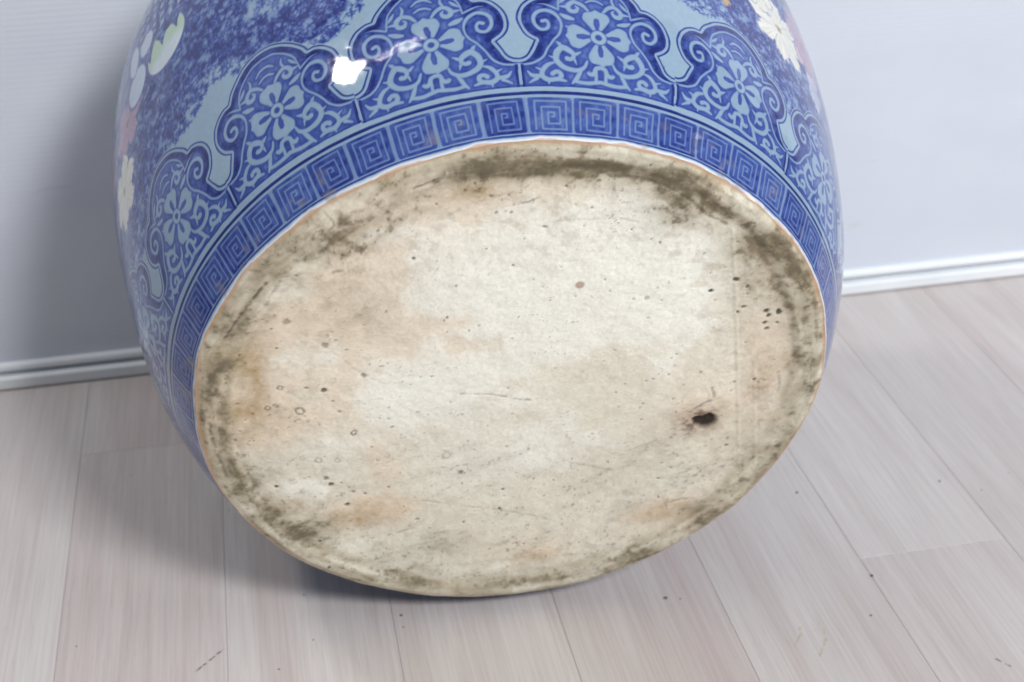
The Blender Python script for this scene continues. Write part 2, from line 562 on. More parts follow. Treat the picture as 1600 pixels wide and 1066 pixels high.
# scrolls, right half (mirrored to the left)
W = .0070
scrolls = [
    [(1.98, 0.2537, 0.0041), (2.45, 0.2335, 0.0062), (3.53, 0.2208, 0.0076), (4.80, 0.2224, 0.0083), (5.94, 0.2332, 0.0090), (6.56, 0.2521, 0.0097), (6.29, 0.2753, 0.0103), (5.51, 0.2942, 0.0103)],
    [(5.51, .2942, .0098), (4.75, .2880, .0105), (4.05, .2770, .0090), (3.95, .2640, .0074), (4.45, .2560, .0076), (4.95, .2575, .0086)],
    [(5.84, 0.3050, 0.0069), (6.19, 0.3120, 0.0028)],
    [(6.77, 0.2570, 0.0055), (7.52, 0.2630, 0.0024)],
    [(3.80, 0.2537, 0.0055), (3.62, 0.2406, 0.0024)],
    [(3.48, 0.2758, 0.0069), (2.81, 0.2842, 0.0028)],
    [(6.76, 0.2431, 0.0034), (7.81, 0.2348, 0.0069), (8.57, 0.2163, 0.0079), (8.71, 0.1958, 0.0086), (7.82, 0.1833, 0.0086), (6.54, 0.1863, 0.0076), (5.37, 0.1796, 0.0041)],
    [(6.54, .1863, .0069), (6.05, .1960, .0080), (6.15, .2070, .0076), (6.75, .2110, .0072), (7.25, .2050, .0080)],
    [(8.57, 0.2163, 0.0062), (9.52, 0.2257, 0.0024)],
    [(8.87, 0.1958, 0.0076), (10.19, 0.1980, 0.0069), (10.83, 0.2136, 0.0031)],
    [(9.54, 0.1874, 0.0069), (10.69, 0.1718, 0.0031)],
    [(7.83, 0.1824, 0.0062), (7.86, 0.1690, 0.0031)],
    [(4.43, 0.1732, 0.0041), (3.84, 0.1883, 0.0076), (3.46, 0.2053, 0.0076), (2.97, 0.2208, 0.0041)],
    [(3.84, 0.1807, 0.0062), (2.55, 0.1768, 0.0066), (1.24, 0.1796, 0.0069), (0.07, 0.1846, 0.0069)],
    [(-0.07, 0.2373, 0.0069), (0.68, 0.2318, 0.0076), (0.97, 0.2141, 0.0083), (1.56, 0.2086, 0.0076), (1.98, 0.2125, 0.0041), (1.74, 0.2186, 0.0024)],
    [(0.73, 0.2147, 0.0055), (0.75, 0.1872, 0.0062)],
    [(1.10, 0.4355, 0.0048), (1.86, 0.4537, 0.0069), (2.96, 0.4631, 0.0076), (3.82, 0.4470, 0.0083), (3.68, 0.4296, 0.0083), (2.92, 0.4275, 0.0083), (2.52, 0.4400, 0.0055), (2.81, 0.4483, 0.0031)],
    [(5.07, 0.4118, 0.0041), (4.25, 0.4032, 0.0090), (3.35, 0.3979, 0.0062)],
    [(5.13, 0.4423, 0.0028), (4.15, 0.4410, 0.0069)],
    [(4.37, 0.3695, 0.0041), (4.35, 0.3684, 0.0041)],
    [(5.0, .455, .0030), (4.4, .468, .0060), (3.9, .482, .0030)],
    [(2.9, .470, .0050), (2.7, .486, .0048), (2.9, .502, .0022)],
    [(1.2, .466, .0036), (0.5, .474, .0046), (0, .475, .0046)],
    [(1.5, .492, .0030), (0.7, .505, .0050), (0, .508, .0050)],
]
scrolls = [[(u_, t_ if t_ > .24 else .24 - (.24 - t_) * .90, w_) for (u_, t_, w_) in s_] for s_ in scrolls]
Ds = pan.far()
for s_ in scrolls:
    both(Ds, s_)
Dm = np.minimum(np.minimum(Dl, Dp), np.where(incore, Ds, 1.0))


def cover(D, aa_=0.0034):
    return sstep(aa_, -aa_, D)


wash = fbm(PX * 55, PY * 55, 21, 4)
cob = np.zeros_like(PX)
ground = 0.50 + 0.34 * (wash - 0.5) + 0.30 * np.exp(-np.clip(Dm, 0, 1) / 0.0042)
band = 0.58 + 0.75 * (wash - 0.5) + 0.26 * np.exp(-((din - .022) / .009) ** 2) + 0.22 * np.exp(-np.clip(Dm, 0, 1) / 0.004)
cob = np.where(inside, np.where(incore, ground, band), cob)
cob = np.where((din > 0.0022) & (din < 0.0125), 0.08, cob)
lw = 0.0026 + 0.0014 * (fbm(PX * 30, PY * 30, 31, 2) - 0.3)
cob = np.maximum(cob, 0.78 * cover(np.abs(din) - lw, .0018) * (PY > .25))
cob = np.maximum(cob, 0.86 * cover(np.abs(din - 0.0138) - 0.0022, .0016))
lay = cover(Dm)
cob = cob * (1 - lay) + (0.07 + 0.12 * np.exp(-np.abs(Dm) / 0.0032)) * lay
ov = cover(core_ovals)
cob = cob * (1 - ov) + ov * (0.52 + 0.25 * np.exp(-np.abs(core_ovals) / .003))
ring_ = cover(np.abs(cen - .0165) - .0065)
cob = cob * (1 - cover(cen - .026)) + cover(cen - .026) * 0.62
cob = cob * (1 - ring_) + ring_ * 0.04
# divider between two panels and the foot of the panel
dv = np.minimum(np.abs(PX - 12 * DX), np.abs(PX + 12 * DX))
low = sstep(.243, .236, PY)
cob = cob * (1 - low * cover(dv - .0135)) + low * cover(dv - .0135) * np.where(dv < .0042, 0.10, 0.86)
cob = np.maximum(cob, 0.80 * cover(np.abs(PY - .1700) - .0032))
cob = np.where(PY < .1655, 0.05, cob)
PAN_COB = cob
PAN_IN = np.where((din > -0.006) | (PY < .25), 1.0, 0.0)

# ---- one key of the fret band
key = Tile(-0.066, 0.066, -0.062, 0.062, 0.0008)
Dk = key.far()
a_, b_, c_ = .0425, .0250, .0085
fret = [(-a_, -a_), (-a_, a_), (a_, a_), (a_, -a_), (-b_, -a_ + .001), (-b_, b_), (b_, b_), (b_, -b_), (-c_, -b_), (-c_, c_), (c_, c_), (c_, -.004), (.002, -.004)]
key.stroke(Dk, [(x_, y_, .0034) for x_, y_ in fret])
box = np.maximum(np.abs(key.X) - .0585, np.abs(key.Y) - .0535)
box = np.where((np.abs(key.X) > .052) & (np.abs(key.Y) > .0485), np.hypot(np.abs(key.X) - .052, np.abs(key.Y) - .0485) - .0050, box)
kw = fbm(key.X * 60 + 9, key.Y * 60 + 9, 41, 3)
kin = 0.58 + 0.40 * (kw - 0.5) + 0.24 * np.exp(-np.clip(Dk, 0, 1) / .0022) + 0.20 * np.exp(-np.abs(box) / .004)
KEY_COB = 0.25 + (kin - 0.25) * cover(box)
lk = cover(Dk)
KEY_COB = KEY_COB * (1 - lk) + 0.29 * lk

# ---- scenery above the panels: sprays of foliage, blossoms, a fan (angle in degrees, arc in base radii)
scn = Tile(-112, 112, 0.24, 1.50, 0.004)
scn_nx, scn_ny = 1500, 340
TH0, TH1, A0, A1 = -112.0, 112.0, 0.24, 1.50
gT, gA = np.meshgrid(np.linspace(TH0, TH1, scn_nx), np.linspace(A0, A1, scn_ny))
fol_left = [(-21, .56), (-25, .50), (-31, .535), (-39, .592), (-44, .62), (-49, .615), (-53, .575), (-56, .55), (-61, .522), (-73, .487), (-78, .46), (-92, .55), (-100, 1.4), (-57, 1.46), (-34, 1.2), (-22, .80)]
fol_hole = [(-40, .635), (-36.5, .60), (-41, .50), (-46, .39), (-52, .45), (-54, .56), (-50, .602), (-46, .64)]
fol_hole2 = [(-29, .68), (-33, .70), (-36, .76), (-35, .82), (-29, .84), (-24, .74)]
fol_right = [(27, .66), (31, .61), (36, .64), (39, .575), (43.5, .506), (51, .42), (60, .47), (72, .45), (88, .55), (92, 1.3), (60, 1.3), (43, .95), (35, .80)]
wgT, wgA = gT + 5.0 * (fbm(gT * .55 + 20, gA * 30 + 20, 58, 3) - .5), gA + .11 * (fbm(gT * .55 + 90, gA * 30 + 20, 59, 3) - .5)
dens = (in_poly(wgT, wgA, fol_left) & ~in_poly(wgT, wgA, fol_hole)) | in_poly(wgT, wgA, fol_right)
dens = dens.astype(float)
dens[in_poly(gT, gA, fol_hole2)] *= .45
for _ in range(12):
    dens[1:-1, 1:-1] = (dens[1:-1, 1:-1] * 2 + dens[:-2, 1:-1] + dens[2:, 1:-1] + dens[1:-1, :-2] + dens[1:-1, 2:]) / 6
dens *= 0.10 + 1.65 * fbm(gT * .16, gA * 9.0, 51, 4)
FOL = np.zeros_like(gT)
stx, sty = (TH1 - TH0) / (scn_nx - 1), (A1 - A0) / (scn_ny - 1)
cells = np.argwhere(dens > 0.12)
pick = cells[rng.integers(0, len(cells), 14000)]
pick = pick[rng.random(len(pick)) < np.clip(dens[pick[:, 0], pick[:, 1]], 0, 1)]
wide = (dens > .1).astype(float)
for _ in range(3):
    for ax_, rad in ((0, 5), (1, 9)):
        cs = np.cumsum(wide, axis=ax_)
        wide = (np.roll(cs, -rad, ax_) - np.roll(cs, rad, ax_)) / (2 * rad)
cells = np.argwhere((wide > .10) & (wide < .75) & (dens < .2))
fringe = cells[rng.integers(0, len(cells), 1500)]
n_in = len(pick)
pick = np.vstack([pick, fringe])
for c_i, (j_, i_) in enumerate(pick):
    # a small tuft: three to five short needle dabs fanning out
    x_, y_ = TH0 + i_ * stx, A0 + j_ * sty
    a_ = rng.random() * 6.283
    for m_ in range(rng.integers(3, 6)):
        aa_ = a_ + m_ * (1.05 + .4 * rng.random())
        ln = .007 + .011 * rng.random()
        ex, ey = x_ + math.cos(aa_) * ln * 48, y_ + math.sin(aa_) * ln
        hw_ = .0026
        i0, i1 = int((min(x_, ex) - TH0 - .3) / stx), int((max(x_, ex) - TH0 + .3) / stx) + 2
        j0, j1 = int((min(y_, ey) - A0 - .006) / sty), int((max(y_, ey) - A0 + .006) / sty) + 2
        if i0 < 0 or j0 < 0 or i1 >= scn_nx or j1 >= scn_ny:
            continue
        X_, Y_ = (gT[j0:j1, i0:i1] - x_) / 48, gA[j0:j1, i0:i1] - y_
        dx_, dy_ = (ex - x_) / 48, ey - y_
        t_ = np.clip((X_ * dx_ + Y_ * dy_) / (dx_ * dx_ + dy_ * dy_), 0, 1)
        d_ = np.hypot(X_ - t_ * dx_, Y_ - t_ * dy_)
        al = ((0.18 + 0.30 * rng.random()) if c_i < n_in else (.35 + .25 * rng.random())) * sstep(hw_ + .0022, hw_ - .0018, d_)
        F_ = FOL[j0:j1, i0:i1]
        FOL[j0:j1, i0:i1] = F_ + (1 - F_) * al
softw = sstep(.20, .85, dens) * (.75 + .5 * fbm((gT + 40 * gA) * .5, gA * 22, 57, 3))
FOL = np.clip(0.78 * FOL + 0.24 * softw, 0, 0.90)


def samp(F, th, ar):
    gx = np.clip((th - TH0) / stx, 0, scn_nx - 1.001); gy = np.clip((ar - A0) / sty, 0, scn_ny - 1.001)
    i, j = gx.astype(int), gy.astype(int); fx, fy = gx - i, gy - j
    return (F[j, i] * (1 - fx) + F[j, i + 1] * fx) * (1 - fy) + (F[j + 1, i] * (1 - fx) + F[j + 1, i + 1] * fx) * fy


# ---- body mesh: fine where the border is painted, coarser elsewhere
th = np.concatenate([np.arange(-180, -100, 0.45), np.arange(-100, 100, 0.12), np.arange(100, 180, 0.45)])
ar = np.concatenate([np.arange(0, 0.615, 0.0027), np.arange(0.615, 1.0, 0.005), np.arange(1.0, 1.45, 0.009), np.linspace(1.45, ARC[-1], 26)])
NT, NR = len(th), len(ar)
Sg, Rg = np.interp(ar, ARC, SS), np.interp(ar, ARC, RR)
# lip and inside
lip = [(1.10, 1.76), (1.095, 1.785), (1.075, 1.80), (1.045, 1.80), (1.02, 1.785), (1.015, 1.76), (1.06, 1.68), (1.16, 1.52), (1.21, 1.2), (1.18, .85), (1.10, .5), (0.98, .2), (0.80, .09), (0.45, .07), (0.02, .07)]
lipS = spline(lip[1:], 3)
Rall = np.concatenate([Rg, lipS[:, 0]]); Sall = np.concatenate([Sg, lipS[:, 1]])
NA = len(Rall)
TH, KK = np.meshgrid(th, np.arange(NA))
Rm = Rall[KK]
wob = edge_wobble(TH) * np.exp(-np.where(KK < NR, np.concatenate([ar, np.full(NA - NR, 9.0)])[KK], 9.0) / 0.05)
tr = np.radians(TH)
low_ = 0.0020 * (fbm(np.cos(tr) * 2.2 + 30, Sall[KK] * 2.2 + np.sin(tr) * 2.2 + 30, 61, 3) - 0.5)
Rm = Rm + wob + low_ * np.clip(np.minimum(Sall[KK] / .1, 1), 0, 1)
co = np.stack([np.sin(tr) * Rm * RB, -np.cos(tr) * Rm * RB, Sall[KK] * RB], -1).reshape(-1, 3)
jj, ii = np.meshgrid(np.arange(NA - 1), np.arange(NT), indexing='ij')
i2 = (ii + 1) % NT
quads = np.stack([jj * NT + ii, jj * NT + i2, (jj + 1) * NT + i2, (jj + 1) * NT + ii], -1).reshape(-1, 4)

# paint
T_, A_ = np.meshgrid(th, ar)
wx = 0.10 * (fbm(T_ * .25 + 60, A_ * 14, 71, 3) - .5) * 2
wy = 0.0030 * (fbm(T_ * .30 + 60, A_ * 16 + 9, 81, 3) - .5) * 2
pale = fbm(T_ * .08 + 50, A_ * 4, 91, 4)
cobv = 0.02 + 0.05 * (pale - 0.4)
u = T_ - 0.9 + 0.6 * np.sin(np.radians(T_)) + wx * 2.0
pidx = np.floor(u / 24.0)
u = u - 24.0 * pidx - 12.0
jit = (np.sin(pidx * 12.9898) * 43758.5453) % 1.0
tp = A_ + wy - .006 * (jit - .5)
pin = pan.sample(PAN_IN, u * DX, tp) * (tp < .606) * (tp > .150)
pco = pan.sample(PAN_COB, u * DX, tp)
sce = samp(FOL, T_, A_) * (A_ > .25)
cobv = np.where(tp > .25, np.maximum(cobv, sce), cobv)
cobv = cobv * (1 - pin) + pco * pin
# fret band
kp = 360 / 52
ku = (T_ - 4.7) / kp + 0.5 + wx * .25
kid = np.floor(ku)
kj = (np.sin(kid * 78.233) * 43758.5453) % 1.0
kx = (ku - kid - 0.5) * kp * math.pi / 180 * 1.055
kx = kx * (1.0 + .05 * (kj - .5)) + .0025 * (kj - .5)
ky = A_ - .0770 + .4 * wy - .002 * (kj - .5)
rot_ = .05 * (kj - .5)
kc = key.sample(KEY_COB, kx + rot_ * ky, ky - rot_ * kx)
kc = kc * (0.86 + .28 * ((kj * 7.3) % 1.0))
cobv = np.where((A_ > .0225) & (A_ < .1318), kc, cobv)
line = cover(np.abs(A_ + .5 * wy - .1440) - .0050, .0020)
cobv = np.maximum(cobv, line * 0.93)
cobv = np.where((A_ < .1390) & (A_ > .1315), .10, cobv)
line = cover(np.abs(A_ + .5 * wy - .0170) - .0034, .0024)
cobv = np.maximum(cobv, line * 0.74)
streak = fbm(T_ * 1.2 + 20, A_ * 40, 101, 3)
cobv = np.clip(cobv * (0.86 + .28 * streak), 0, 1.1)
stops = np.array([0.0, 0.15, 0.55, 0.85, 1.1])
ramp_c = np.array([(0.265, 0.370, 0.475), (0.190, 0.285, 0.440), (0.046, 0.084, 0.315), (0.014, 0.025, 0.165), (0.008, 0.012, 0.090)])
ramp_c *= .90
rgb = np.stack([np.interp(cobv, stops, ramp_c[:, k_]) for k_ in range(3)], -1)
# bare white glaze at the foot, iron red where it stops
foot = sstep(.016, .004, A_ + 2 * wy)
rgb = rgb * (1 - foot[..., None]) + np.array([0.60, 0.66, 0.74]) * foot[..., None]
red = sstep(.0052, .0012, A_ + 3 * wy)
rgb = rgb * (1 - .75 * red[..., None]) + np.array([0.48, 0.28, 0.17]) * .75 * red[..., None]
# brown grime rubbed into the fret band
gr = sstep(.60, .78, fbm(T_ * .35 + 10, A_ * 22, 111, 4)) * sstep(.16, .03, A_) * .45
rgb = rgb * (1 - gr[..., None]) + np.array([.20, .18, .17]) * gr[..., None]


def enamel(mask, colr):
    global rgb
    m_ = np.clip(mask, 0, 1)[..., None]
    rgb = rgb * (1 - m_) + np.array(colr) * m_


def blossom(tc, ac, rt_, ra_, petals, colr, centre, phase=0.0, amt=.95):
    x_, y_ = (T_ - tc) / rt_, (A_ - ac) / ra_
    r_, a_ = np.hypot(x_, y_), np.arctan2(y_, x_)
    edge = 0.64 + .36 * np.abs(np.cos(a_ * petals / 2 + phase)) ** .6 + .28 * (fbm(T_ * 1.5, A_ * 60, 121, 2) - .5)
    vein = 0.74 + .36 * fbm(a_ * 14 + 60, r_ * 2, 131, 2)
    m_ = sstep(.06, -.06, r_ - edge) * amt
    enamel(m_, colr)
    rgb[...] = np.where((r_ < edge)[..., None], rgb * vein[..., None], rgb)
    enamel(.45 * sstep(.30, .05, np.abs(np.cos(a_ * petals / 2 + phase)) / np.maximum(r_, .2)) * (r_ < edge) * (r_ > .2), (.20, .20, .34))
    enamel(.7 * sstep(.04, -.02, np.abs(r_ - edge) - .03) * (r_ < 1.15), (.10, .13, .34))
    enamel(.85 * sstep(.16, .06, r_ + .12 * (fbm(T_ * 3, A_ * 90, 141, 2) - .5)), centre)


WHITE, PINK = (.66, .66, .60), (.46, .30, .40)
blossom(-65.5, .955, 6.2, .120, 6, PINK, (.16, .12, .10), .4, .75)
blossom(-71.5, .765, 6.4, .125, 6, WHITE, (.25, .19, .10))
blossom(-78, 1.02, 5.0, .10, 6, PINK, (.16, .12, .10), 0, .6)
blossom(48.5, .800, 7.5, .150, 8, WHITE, (.20, .15, .08))
blossom(43.5, .90, 4.5, .10, 6, WHITE, (.20, .15, .08))
blossom(58.0, .93, 5.5, .20, 8, PINK, (.16, .12, .10), 0, .7)
blossom(59.5, .72, 3.0, .09, 5, (.46, .50, .62), (.30, .33, .45), 0, .7)
# a round fan, white below and leaf green above, with a dark rim
x_, y_ = (T_ + 51.5) / 4.9, (A_ - .995) / .100
r_ = np.hypot(x_, y_)
notch = y_ < .05 + .75 * np.abs(np.sin(x_ * 4.2 + .5)) - .25 * np.exp(-((x_ - .25) / .2) ** 2)
fan = sstep(.03, -.03, r_ - 1.0) * notch
enamel(sstep(.02, -.02, np.abs(r_ - 1.06) - .06) * .85, (.05, .07, .26))
enamel(fan, (.47, .55, .62))
enamel(fan * sstep(-.35, .15, y_ + .25 * np.abs(x_) + .3 * (fbm(T_ * .9, A_ * 30, 151, 3) - .5)) * .8, (.34, .48, .34))
for (tc, ac, a1, a2) in ((-60.5, 1.02, 3.2, .075), (-61, 1.17, 1.7, .075), (-56.5, 1.14, 2.0, .05)):
    r_ = np.hypot((T_ - tc) / a1, (A_ - ac) / a2)
    enamel(sstep(1.25, 1.12, r_) * .8, (.06, .08, .28))
    enamel(sstep(1.04, .96, r_) * .9, (.44, .53, .64))
# lattice of pale lozenges behind the fan
lat = (np.abs(((T_ + .0 * A_) / 2.2) % 1 - .5) < .20) & (np.abs((A_ / .050) % 1 - .5) < .24) & in_poly(T_, A_, [(-60, 1.17), (-38, 1.02), (-36, 1.15), (-40, 1.40), (-60, 1.45)])
enamel(lat * .55, (.40, .48, .64))
# a touch of gilding
gd = np.hypot((T_ - 35.6) / .9, (A_ - .70) / .030)
enamel(sstep(1.1, .6, gd + .9 * (fbm(T_ * 4, A_ * 90, 161, 2) - .5)) * .9, (.42, .27, .10))
# pin holes
for k_ in range(70):
    tc, ac = rng.uniform(-70, 70), rng.uniform(.17, .9)
    i0, i1 = np.searchsorted(th, [tc - .5, tc + .5]); j0, j1 = np.searchsorted(ar, [ac - .01, ac + .01])
    d_ = np.hypot((T_[j0:j1, i0:i1] - tc) / 48, A_[j0:j1, i0:i1] - ac)
    m_ = (sstep(.0042, .0015, d_) * .7)[..., None]
    rgb[j0:j1, i0:i1] = rgb[j0:j1, i0:i1] * (1 - m_) + np.array((.09, .10, .20)) * m_
inner_rgb = np.tile(np.array([0.55, 0.62, 0.70]), ((NA - NR) * NT, 1))
paint = np.concatenate([rgb.reshape(-1, 3), inner_rgb])

gm, nt, p = new_mat('cobalt_painted_glaze')
n, l = nt.nodes, nt.links
at = n.new('ShaderNodeAttribute'); at.attribute_name = 'paint'
tc = n.new('ShaderNodeTexCoord')
nz = n.new('ShaderNodeTexNoise'); nz.inputs['Scale'].default_value = 420; nz.inputs['Detail'].default_value = 3
l.new(tc.outputs['Object'], nz.inputs['Vector'])
mr = n.new('ShaderNodeMapRange'); mr.inputs[3].default_value, mr.inputs[4].default_value = 0.90, 1.10
l.new(nz.outputs['Fac'], mr.inputs[0])
mm = n.new('ShaderNodeVectorMath'); mm.operation = 'SCALE'
l.new(at.outputs['Color'], mm.inputs[0]); l.new(mr.outputs[0], mm.inputs['Scale'])
l.new(mm.outputs[0], p.inputs['Base Color'])
p.inputs['Roughness'].default_value = 0.105
p.inputs['IOR'].default_value = 1.5
b1 = n.new('ShaderNodeTexNoise'); b1.inputs['Scale'].default_value = 30; b1.inputs['Detail'].default_value = 3; b1.inputs['Roughness'].default_value = 0.45
l.new(tc.outputs['Object'], b1.inputs['Vector'])
bp = n.new('ShaderNodeBump'); bp.inputs['Strength'].default_value = 0.8; bp.inputs['Distance'].default_value = 0.0024
l.new(b1.outputs['Fac'], bp.inputs['Height'])
l.new(bp.outputs[0], p.inputs['Normal'])
body = mesh_np('body', co, quads, gm, jar, True, paint)
body['label'] = 'glazed wall painted with cobalt fret band, lappet panels and blossoms'

# ---- the unglazed base: a disc mapped from a square grid, with relief and stains
SPECKS = [(-0.685, 0.423, 0.0143, 0.5), (-0.58, 0.316, 0.0143, 0.55), (-0.73, 0.398, 0.0041, 0.7), (-0.723, 0.32, 0.0051, 0.8), 
          (-0.474, 0.175, 0.0122, 0.7), (-0.651, 0.147, 0.0082, 0.7), (-0.598, 0.13, 0.0102, 0.9), (-0.574, 0.079, 0.0061, 0.7), (-0.558, 0.031, 0.0082, 0.6), 
          (-0.783, -0.296, 0.0071, 1), (-0.62, -0.278, 0.0102, 0.7), (-0.608, -0.309, 0.0102, 0.9), (-0.573, -0.307, 0.0041, 0.8), (-0.551, -0.333, 0.0041, 0.6), 
          (-0.538, -0.357, 0.0061, 0.7), (-0.501, -0.372, 0.0061, 0.8), (-0.563, -0.415, 0.0102, 0.9), (-0.665, -0.588, 0.0071, 1), 
          (-0.645, -0.728, 0.0102, 0.9), (-0.332, -0.527, 0.0102, 0.6), (-0.183, -0.31, 0.0102, 0.7), (-0.179, -0.368, 0.0041, 0.8), (-0.051, -0.513, 0.0071, 1), 
          (-0.041, -0.418, 0.0061, 0.9), (-0.175, -0.565, 0.0071, 0.8), (0.07, 0.702, 0.0082, 0.6), (-0.086, 0.825, 0.0061, 0.6), (-0.307, 0.625, 0.0061, 0.9), 
          (-0.098, 0.637, 0.0041, 0.7), (-0.071, 0.766, 0.0061, 0.6), (-0.029, 0.762, 0.0061, 0.6), (0.659, 0.441, 0.0122, 1), (0.586, 0.403, 0.0082, 1), 
          (0.698, 0.411, 0.0082, 0.8), (0.702, 0.38, 0.0061, 0.5), (0.679, 0.309, 0.0102, 0.9), (0.697, 0.328, 0.0082, 0.8), (0.773, 0.304, 0.0122, 1), 
          (0.782, 0.284, 0.0102, 1), (0.815, 0.294, 0.0122, 1), (0.774, 0.253, 0.0102, 0.9), (0.784, 0.227, 0.0102, 0.9), (0.814, 0.248, 0.0061, 0.8), 
          (0.772, 0.009, 0.0082, 0.8), (0.707, 0.003, 0.0061, 0.7), (0.716, -0.296, 0.0071, 0.9), (0.495, -0.437, 0.0071, 0.9), (0.535, -0.387, 0.0051, 0.9), 
          (0.501, -0.359, 0.0061, 0.5), (0.503, -0.535, 0.0061, 0.6), (0.672, -0.581, 0.0051, 0.8), (0.125, 0.842, 0.0061, 0.7), (-0.13, 0.873, 0.0061, 0.6), 
          (-0.157, 0.852, 0.0061, 0.6), (-0.451, -0.212, 0.0041, 0.6), (-0.422, -0.349, 0.0051, 0.7), (-0.337, -0.413, 0.0051, 0.5), 
          (0.062, -0.377, 0.0041, 0.7), (-0.125, 0.845, 0.0102, 0.5), (0.255, 0.484, 0.0041, 0.5), (0.273, 0.439, 0.0051, 0.4), (-0.12, 0.341, 0.0061, 0.4), 
          (0.348, 0.398, 0.0061, 0.35), (0.387, 0.398, 0.0102, 0.4), (0.398, 0.317, 0.0041, 0.6), (0.383, 0.734, 0.0061, 0.6), (0.503, 0.153, 0.0041, 0.6), 
          (0.303, 0.191, 0.0041, 0.5), (0.436, 0.051, 0.0041, 0.6), (0.485, 0.065, 0.0041, 0.6)]
RINGS = [(-0.729, 0.157, 0.0122, 0.7), (-0.678, 0.05, 0.0184, 0.9), (-0.52, -0.073, 0.0143, 0.8), (-0.64, -0.186, 0.0143, 0.5), 
          (-0.69, -0.172, 0.0102, 0.35), (-0.579, -0.194, 0.0122, 0.45), (-0.228, -0.222, 0.0163, 0.45), (-0.774, 0.074, 0.0122, 0.7), 
          (-0.75, 0.082, 0.0102, 0.8)]
SCRATCHES = [([(-0.727, 0.583), (-0.769, 0.527), (-0.812, 0.47), (-0.841, 0.423), (-0.869, 0.376)], 0.0031, 1), ([(-0.687, 0.586), (-0.713, 0.545), 
          (-0.736, 0.499)], 0.0041, 0.5), ([(-0.3, 0.876), (-0.238, 0.898), (-0.182, 0.919)], 0.0026, 0.9), ([(0.204, 0.878), (0.278, 0.859), (0.333, 0.849), 
          (0.409, 0.814), (0.478, 0.762), (0.541, 0.703), (0.602, 0.662)], 0.0031, 0.7), ([(-0.177, 0.059), (-0.076, 0.047), (0.005, 0.019), 
          (0.057, 0.007)], 0.002, 0.55), ([(0.03, 0.01), (0.092, 0.002)], 0.0041, 0.75), ([(-0.312, -0.433), (-0.183, -0.476), (-0.051, -0.519), (0.06, -0.563), 
          (0.174, -0.626)], 0.0016, 0.4), ([(-0.021, 0.788), (0.019, 0.798), (0.051, 0.808)], 0.0026, 0.7), ([(-0.72, -0.019), (-0.694, 0.009), 
          (-0.682, 0.013)], 0.002, 0.7), ([(0.584, -0.108), (0.618, -0.083), (0.647, -0.063), (0.635, -0.011)], 0.0031, 0.6), ([(-0.959, 0.035), 
          (-0.955, -0.052), (-0.943, -0.143), (-0.932, -0.221)], 0.0041, 0.6), ([(0.161, -0.298), (0.25, -0.336), (0.328, -0.37)], 0.002, 0.35), 
          ([(0.323, -0.289), (0.398, -0.274), (0.483, -0.248)], 0.002, 0.25), ([(-0.547, 0.818), (-0.524, 0.782)], 0.0031, 0.4), ([(-0.507, 0.769), 
          (-0.462, 0.776), (-0.418, 0.783)], 0.0061, 0.6), ([(-0.571, 0.673), (-0.551, 0.694), (-0.532, 0.715)], 0.0041, 0.6), ([(-0.537, 0.599), 
          (-0.509, 0.603)], 0.0026, 0.6), ([(-0.224, 0.76), (-0.134, 0.805), (-0.027, 0.836)], 0.0031, 0.25), ([(0.103, 0.722), (0.269, 0.713), 
          (0.345, 0.692)], 0.0015, 0.3), ([(-0.363, -0.671), (-0.251, -0.653), (-0.162, -0.615)], 0.0031, 0.3), ([(0.961, -0.008), (0.951, 0.065), 
          (0.957, 0.107)], 0.0031, 0.45), ([(0.847, 0.035), (0.86, -0.025), (0.858, -0.084)], 0.002, 0.4), ([(-0.422, -0.602), (-0.382, -0.581), 
          (-0.349, -0.572)], 0.002, 0.5), ([(-0.646, 0.376), (-0.559, 0.287), (-0.488, 0.198), (-0.414, 0.134)], 0.0015, 0.2), ([(0.533, -0.567), 
          (0.578, -0.556), (0.612, -0.555)], 0.0031, 0.5)]
PEACH = [(-0.473, 0.457, 0.184, 0.266, 0.8), (-0.232, 0.328, 0.163, 0.148, 0.9), (-0.332, 0.207, 0.122, 0.089, 0.6), (-0.72, 0.384, 0.122, 0.118, 0.6), 
          (-0.655, 0.052, 0.224, 0.148, 0.7), (-0.433, -0.277, 0.082, 0.207, 0.6), (-0.527, -0.457, 0.143, 0.074, 0.9), (0.601, -0.126, 0.122, 0.177, 0.7), 
          (0.807, 0.097, 0.102, 0.266, 0.8), (0.538, -0.619, 0.163, 0.089, 0.8), (0.535, 0.84, 0.102, 0.074, 0.5), (-0.17, 0.759, 0.224, 0.177, 0.6), 
          (0.153, 0.83, 0.143, 0.059, 0.5), (-0.371, 0.641, 0.143, 0.207, 0.5), (-0.847, 0.078, 0.102, 0.177, 0.6), (0.156, -0.736, 0.245, 0.074, 0.5), 
          (0.638, 0.282, 0.061, 0.177, 0.3), (0.492, 0.719, 0.122, 0.074, 0.6), (-0.283, 0.56, 0.122, 0.296, 0.5)]
OCHRE = [(-0.797, 0.182, 0.029, 0.089, 1), (-0.857, 0.079, 0.037, 0.041, 0.8), (-0.872, 0.272, 0.071, 0.053, 0.7), (-0.819, 0.331, 0.082, 0.059, 0.5), 
          (-0.53, -0.507, 0.102, 0.044, 0.7), (0.538, -0.619, 0.122, 0.044, 0.7), (-0.125, 0.845, 0.082, 0.03, 0.7), (0.066, -0.794, 0.082, 0.035, 0.6), 
          (-0.462, -0.434, 0.122, 0.041, 0.4), (-0.806, 0.015, 0.082, 0.089, 0.4), (-0.755, -0.39, 0.082, 0.059, 0.5)]
